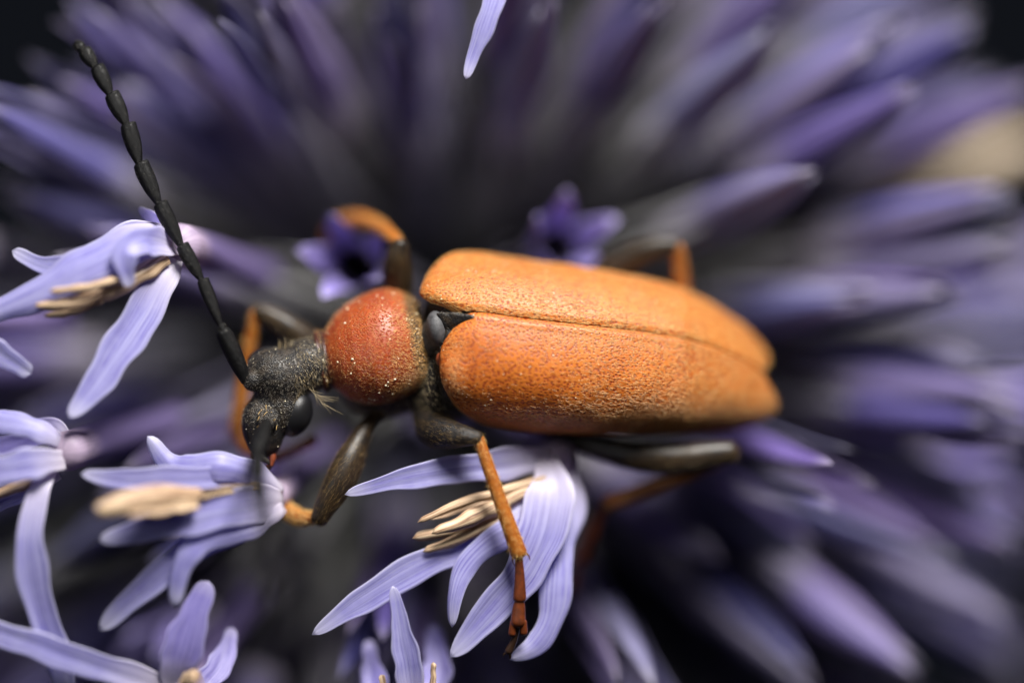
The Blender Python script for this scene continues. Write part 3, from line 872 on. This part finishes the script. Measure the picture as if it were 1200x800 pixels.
# side of the middle thorax and the breast under the shield
def th_sdf(p):
    d = sd_ell(p, P(512, 436, -2.25), (.8, 1.9, 1.6))
    d = smin(d, sd_ell(p, P(506, 476, -1.75), (.5, .55, .6)), .25)
    return smin(d, sd_ell(p, P(448, 452, -2.1), (1.3, .95, 1.0)), .4)
g = star(P(500, 452, -1.9), th_sdf, 5)
tho = link_mesh('thorax', *g[:2], M['black'], beetle, g[2])
hv = hairs(g[0], g[1], 3400, 0.17, 0.0050, (.5, -.6, .2), lift=.7, jitter=.3, weight=lambda p, n: (p[:, 2] > -2.6) * 1.0, outward=P(500, 452, -1.9))
h = link_mesh('hair', hv[0], hv[1], M['pale'], None); h.parent = tho; h['kind'] = 'stuff'
g = ell(P(517, 421, -.38), (.17, .22, .18), None, 3)
link_mesh('axillary_sclerite', *g[:2], M['palp'], beetle, g[2])

# head
HC = P(328, 455, -.9)
def head_sdf(p):
    d = sd_ell(p, P(325, 440, -.85), (.95, .80, .80), rot_axes(-20))
    d = smin(d, sd_ell(p, P(360, 428, -1.12), (.82, .80, .76), rot_axes(10)), .22)
    d = smin(d, sd_ell(p, P(330, 476, -1.0), (.72, .85, .75), rot_axes(20)), .25)
    d = smin(d, sd_ell(p, P(308, 500, -.80), (.62, .92, .62), rot_axes(8)), .22)
    d = smin(d, sd_ell(p, P(296, 446, -.45), (.30, .30, .32)), .12)
    d = smin(d, sd_ell(p, P(314, 493, -.16), (.30, .26, .26)), .10)
    d = -smin(-d, sd_ell(p, P(313, 474, -.02), (.30, .20, .22), rot_axes(30)), .10)
    return d
g = star(HC, head_sdf, 6)
HEAD = g
head = link_mesh('head', *g[:2], M['head'], beetle, g[2])
def eye(c, r, ax):
    g = ell(c, r, ax, 4, 0.008)
    link_child('eye', g, M['eye'], head)
eye(P(346, 485, -.88), (.50, .70, .54), rot_axes(-18))
eye(P(309, 420, -1.0), (.52, .34, .42), rot_axes(25))
outw = HC
hv = hairs(g[0], g[1], 3200, 0.09, 0.0040, lambda p: np.stack([-0.6 - 0 * p[:, 0], -1 + 0 * p[:, 0], 0 * p[:, 0]], 1), lift=.45, jitter=.4, weight=lambda p, n: (p[:, 2] > -1.3) * (p[:, 1] > -2.4) * 1.0, outward=outw)
link_child('hair', hv, M['grey'], head)['kind'] = 'stuff'
hv = hairs(g[0], g[1], 1300, 0.12, 0.0034, (.25, -1, .2), lift=.45, jitter=.25, weight=lambda p, n: (p[:, 2] > -1.4) * (p[:, 0] > P(345, 0, 0)[0]) * 1.0, outward=outw)
link_child('hair', hv, M['pale'], head)['kind'] = 'stuff'
# stiff golden setae behind the eye and on the crown
def setae(origins, dirs, L, w, mat, parent):
    parts = []
    for (o_, d_) in zip(origins, dirs):
        d_ = unit(d_); bend = np.array((0, 0, -1)) * L * .15 + rng.normal(0, L * .05, 3)
        l = L * rng.uniform(.6, 1.2)
        parts.append(tube([o_, o_ + d_ * l * .5, o_ + d_ * l + bend], [w, w * .8, w * .25], nu=6, ns=5, cap=False))
    g = join(*parts)
    link_child('hair', g, mat, parent)['kind'] = 'stuff'
og = [P(362 + 18 * q, 452 + 20 * q + rng.uniform(-3, 3), -.45 + rng.uniform(-.1, .1)) for q in rng.random(14)]
setae(og, [(1 + rng.normal(0, .35), -.85 + rng.normal(0, .45), .15 + rng.normal(0, .2)) for _ in og], .62, .0042, M['pale'], head)
og = [P(rng.uniform(326, 345), rng.uniform(408, 413), rng.uniform(-1.0, -.7)) for _ in range(18)]
setae(og, [(rng.normal(0, .22), 1, .2 + rng.normal(0, .2)) for _ in og], .36, .0045, M['pale'], head)
og = [P(rng.uniform(296, 325), rng.uniform(470, 500), -.15) for _ in range(12)]
setae(og, [(rng.normal(-.4, .4), -.6 + rng.normal(0, .4), .8) for _ in og], .20, .006, M['gold'], head)
# mouth parts
g = tube([P(300, 522, -.7), P(305, 534, -.6), P(315, 542, -.55)], [.16, .15, .05], nu=12, ns=10); link_child('mandible', g, M['black'], head)
g = tube([P(312, 524, -.8), P(319, 534, -.7), P(318, 545, -.6)], [.12, .13, .05], nu=12, ns=10); link_child('mandible', g, M['palp'], head)
g = tube([P(320, 520, -.9), P(318, 540, -.9), P(311, 551, -.7)], [.07, .08, .09], nu=12, ns=8); link_child('palp', g, M['palp'], head)
g = tube([P(302, 520, -.8), P(296, 538, -.8), P(300, 548, -.6)], [.07, .08, .08], nu=12, ns=8); link_child('palp', g, M['palp'], head)

# antennae: a thick scape, then segments each narrow at its root and broad at its end
def antenna(joints, widths, name='antenna'):
    """joints: 3-D points from root to tip"""
    root = None
    for i in range(len(joints) - 1):
        a, b = np.array(joints[i]), np.array(joints[i + 1])
        w = widths[i]; L = np.linalg.norm(b - a); d = (b - a) / L
        side = unit(np.cross(d, (0, 0, 1)))
        if i == 0: rad = [w * .55, w * .8, w * .95, w, w, w * .85]; pts = [a, a + (b - a) * .25, a + (b - a) * .5, a + (b - a) * .75, b - d * .03]
        else:
            last = i == len(joints) - 2
            rad = [w * .34, w * .66, w * .88, w * .98, w * 1.02, w * (.75 if last else .92)]
            pts = [a - d * .05, a + (b - a) * .35 + side * w * .05, a + (b - a) * .7 + side * w * .10, b - d * 0.05 + side * w * .10]
        g = tube(pts, rad, nu=18, ns=16, flat=.8)
        if i and i < len(joints) - 2:   # blunt, slightly hollowed end with a sharp outer corner
            v_, f_, u_ = g; k = (v_ - b) @ d; v_ = v_ + side * np.clip((k + w) / w, 0, 1)[:, None] * w * .12
            v_ = v_ - d * (np.clip(k, -.02, 1) * 0.75)[:, None]; g = (v_, f_, u_)
        if root is None:
            root = link_mesh(name, *g[:2], M['antenna'], beetle, g[2])
        else:
            link_child('antennomere', g, M['antenna'], root)
        n = 40
        hv = hairs(g[0], g[1], n, .06, .003, tuple(d), lift=.4, jitter=.3, outward=(a + b) / 2)
        link_child('hair', hv, M['grey'], root)['kind'] = 'stuff'
    return root
j = [(288, 446, -.35), (262, 389, .05), (258, 381, .05), (236, 328, .0), (212, 288, -.05), (186, 239, -.1), (163, 192, -.2), (148, 146, -.3), (129, 111, -.45), (112, 79, -.6), (97, 60, -.75), (89, 51, -.85)]
w = [10.5, 5.5, 8.0, 8.8, 9.8, 10.4, 10.4, 10.2, 9.8, 9.3, 7.6]
antenna([P(*q) for q in j], [PX(x) for x in w])
j = [(312, 496, .0), (303, 524, 1.5), (302, 529, 1.7), (303, 557, 2.5), (306, 584, 3.4), (311, 612, 4.4), (317, 640, 5.6), (324, 668, 7.5), (331, 694, 9.5), (338, 716, 12.0), (343, 730, 14.0)]
w = [10.5, 7, 9.5, 10, 10.5, 10.5, 10.5, 10, 9.5, 8.5]
antenna([P(*q) for q in j], [PX(x) for x in w])

# legs
def leg(femur, tibia, tarsus, claws=True, fem_mat='femur', flat=.8, hair=500, tarsus_mat='tarsus', hair_mat='bronze', tib_mat='orange'):
    fp, fw = femur
    pts = [P(*q) for q in fp]; g = tube(pts, [PX(x) / 2 for x in fw], nu=30, ns=20, flat=flat)
    o = link_mesh('leg', *g[:2], M[fem_mat], beetle, g[2])
    d = tuple(pts[-1] - pts[0])
    hv = hairs(g[0], g[1], hair * 2, .17, .0027, d, lift=.25, jitter=.10, outward=np.mean(pts, axis=0)); link_child('hair', hv, M[hair_mat], o)['kind'] = 'stuff'
    tp, tw = tibia
    pts = [P(*q) for q in tp]; g = tube(pts, [PX(x) / 2 for x in tw], nu=26, ns=16, flat=.85)
    link_child('tibia', g, M[tib_mat], o)
    hv = hairs(g[0], g[1], int(hair * 1.6), .15, .0045, tuple(pts[-1] - pts[0]), lift=.7, jitter=.25, outward=np.mean(pts, axis=0)); link_child('hair', hv, M['gold'], o)['kind'] = 'stuff'
    e_ = pts[-1]; d_ = unit(pts[-1] - pts[-2]); sd_ = unit(np.cross(d_, (0, 0, 1)))
    for q in (-1, 1):      # the two spurs at the end of the shin
        g = tube([e_ + sd_ * q * PX(tw[-1]) * .35, e_ + sd_ * q * PX(tw[-1]) * .50 + d_ * .16, e_ + sd_ * q * PX(tw[-1]) * .48 + d_ * .30], [.035, .026, .008], nu=8, ns=6)
        link_child('spur', g, M['tarsus'], o)
    for k, (sp, sw, mt) in enumerate(tarsus):
        pts = [P(*q) for q in sp]; g = tube(pts, [PX(x) / 2 for x in sw], nu=14, ns=12, flat=.8)
        link_child('tarsus_segment', g, M[mt or tarsus_mat], o)
    if claws:
        e = P(*tarsus[-1][0][-1]); dd = unit(e - P(*tarsus[-1][0][0])); sd = unit(np.cross(dd, (0, 0, 1)))
        for s in (-1, 1):
            g = tube([e - dd * .05, e + dd * .14 + sd * s * .10, e + dd * .22 + sd * s * .09 - np.array((0, 0, .12))], [.05, .04, .012], nu=8, ns=8)
            link_child('claw', g, M['claw'], o)
    return o
# near front leg
leg(([(452, 476, -1.9), (432, 496, -1.45), (418, 522, -1.1), (400, 560, -.8), (382, 592, -.7), (374, 608, -.7)], [22, 16, 24, 36, 37, 30, 20]),
    ([(374, 606, -.75), (350, 606, -1.2), (326, 592, -1.8)], [13, 21, 22]),
    [([(326, 590, -1.9), (310, 575, -2.4)], [14, 16], 'orange'), ([(308, 573, -2.4), (295, 560, -2.8)], [13, 15], 'orange'), ([(294, 558, -2.8), (280, 548, -3.2)], [10, 8], 'orange')], hair=900, hair_mat='bronze')
# near middle leg
leg(([(497, 486, -1.5), (508, 502, -1.0), (526, 509, -.45), (545, 511, -.1), (560, 513, .05)], [30, 39, 42, 36, 27, 17]),
    ([(561, 514, .05), (575, 555, .1), (592, 603, .1), (608, 648, .05)], [13, 15, 16, 18, 20]),
    [([(608, 652, .05), (609, 676, .0), (609, 701, -.05)], [9, 12, 16], None), ([(609, 701, -.05), (608, 714, -.1), (607, 729, -.1)], [11, 16, 18], None),
     ([(602, 729, -.1), (600, 742, -.15)], [9, 10], None), ([(613, 728, -.1), (614, 741, -.15)], [9, 9], None),
     ([(607, 733, -.15), (602, 750, -.25), (596, 763, -.3)], [6, 8, 10], 'claw')], hair=500, hair_mat='bronze', fem_mat='black', flat=.9)
# near hind leg
leg(([(640, 505, -3.0), (690, 521, -2.5), (750, 535, -2.1), (800, 537, -2.0), (838, 532, -2.0), (856, 530, -2.0)], [18, 22, 30, 36, 38, 36, 28]),
    ([(852, 537, -2.1), (800, 558, -2.4), (750, 576, -2.8), (714, 588, -3.1)], [14, 17, 19, 20]),
    [([(713, 590, -3.1), (700, 610, -3.4), (690, 632, -3.6)], [12, 15, 17], None), ([(690, 633, -3.6), (680, 655, -3.9)], [13, 18], None), ([(679, 657, -3.9), (670, 690, -4.3)], [8, 10], None)], hair=500)
# far front leg
leg(([(385, 415, -2.4), (360, 400, -2.3), (335, 382, -2.2), (312, 368, -2.2), (303, 365, -2.2)], [20, 28, 32, 30, 24, 18]),
    ([(299, 368, -2.25), (291, 410, -2.5), (284, 455, -2.8), (277, 505, -3.1)], [14, 16, 18, 19]),
    [([(277, 508, -3.1), (290, 528, -3.1)], [14, 16], 'orange'), ([(292, 530, -3.1), (322, 535, -2.9)], [13, 14], 'orange'), ([(322, 535, -2.9), (345, 527, -2.7), (368, 516, -2.6)], [9, 11, 14], 'orange')], hair=400, claws=False)
# far middle leg
leg(([(468, 350, -2.3), (465, 325, -1.9), (466, 303, -1.6), (469, 287, -1.5)], [28, 34, 35, 30, 20]),
    ([(467, 284, -1.8), (445, 266, -2.9), (420, 257, -3.8), (396, 262, -4.5)], [14, 18, 19, 18]),
    [([(394, 264, -4.5), (385, 276, -4.9)], [13, 15], 'orange'), ([(384, 278, -4.9), (378, 296, -5.3)], [9, 9], 'orange')], hair=300, claws=False)
# far hind leg
leg(([(690, 330, -3.6), (720, 310, -3.3), (750, 296, -3.1), (775, 289, -3.0), (790, 288, -3.0)], [26, 32, 36, 34, 28, 20]),
    ([(794, 290, -3.0), (797, 315, -3.3), (798, 345, -3.7), (795, 385, -4.3)], [15, 19, 20, 20]),
    [([(795, 388, -4.3), (800, 415, -4.7)], [14, 16], None), ([(800, 416, -4.7), (810, 440, -5.1)], [10, 10], None)], hair=300, claws=False, hair_mat='grey')

# ------------------------------------------------------------------ pollen dusted over the beetle
parts = []
iv, ifc = icosphere(1)
def dust(p, lo, hi):
    for q in p:
        r = math.exp(rng.uniform(math.log(lo), math.log(hi)))
        k = 1 + rng.normal(0, .16, (len(iv), 1))
        parts.append((iv * k * r * np.array((1, rng.uniform(.6, 1), rng.uniform(.6, 1))) + q, ifc, np.zeros_like(iv)))
p, n = sample_surface(PRON[0], PRON[1], 300, lambda c, m: (c[:, 2] > -1.5) * (0.25 + 3.0 * np.clip((c[:, 0] + 3.9) / 1.2, 0, 1) ** 2 + .7 * (c[:, 1] < -1.3)))
dust(p, .008, .030)
p, n = sample_surface(PRON[0], PRON[1], 30, lambda c, m: (c[:, 2] > -1.2) * 1.0); dust(p, .030, .050)
p, n = sample_surface(ELY[-1][0], ELY[-1][1], 70, lambda c, m: np.exp(-(c[:, 0] + 2) / 2.0) * (c[:, 2] > -1.5)); dust(p, .008, .028)
p, n = sample_surface(ELY[1][0], ELY[1][1], 60, lambda c, m: np.exp(-(c[:, 0] + 2) / 2.5) * (c[:, 2] > -1.5)); dust(p, .010, .034)
p, n = sample_surface(HEAD[0], HEAD[1], 70, lambda c, m: (c[:, 2] > -.9) * 1.0); dust(p, .008, .030)
g = join(*parts)
pol = link_mesh('pollen', g[0], g[1], M['pollen'], None)
pol['kind'] = 'stuff'; pol['label'] = 'cream pollen grains dusted over the beetle'; pol['category'] = 'pollen'
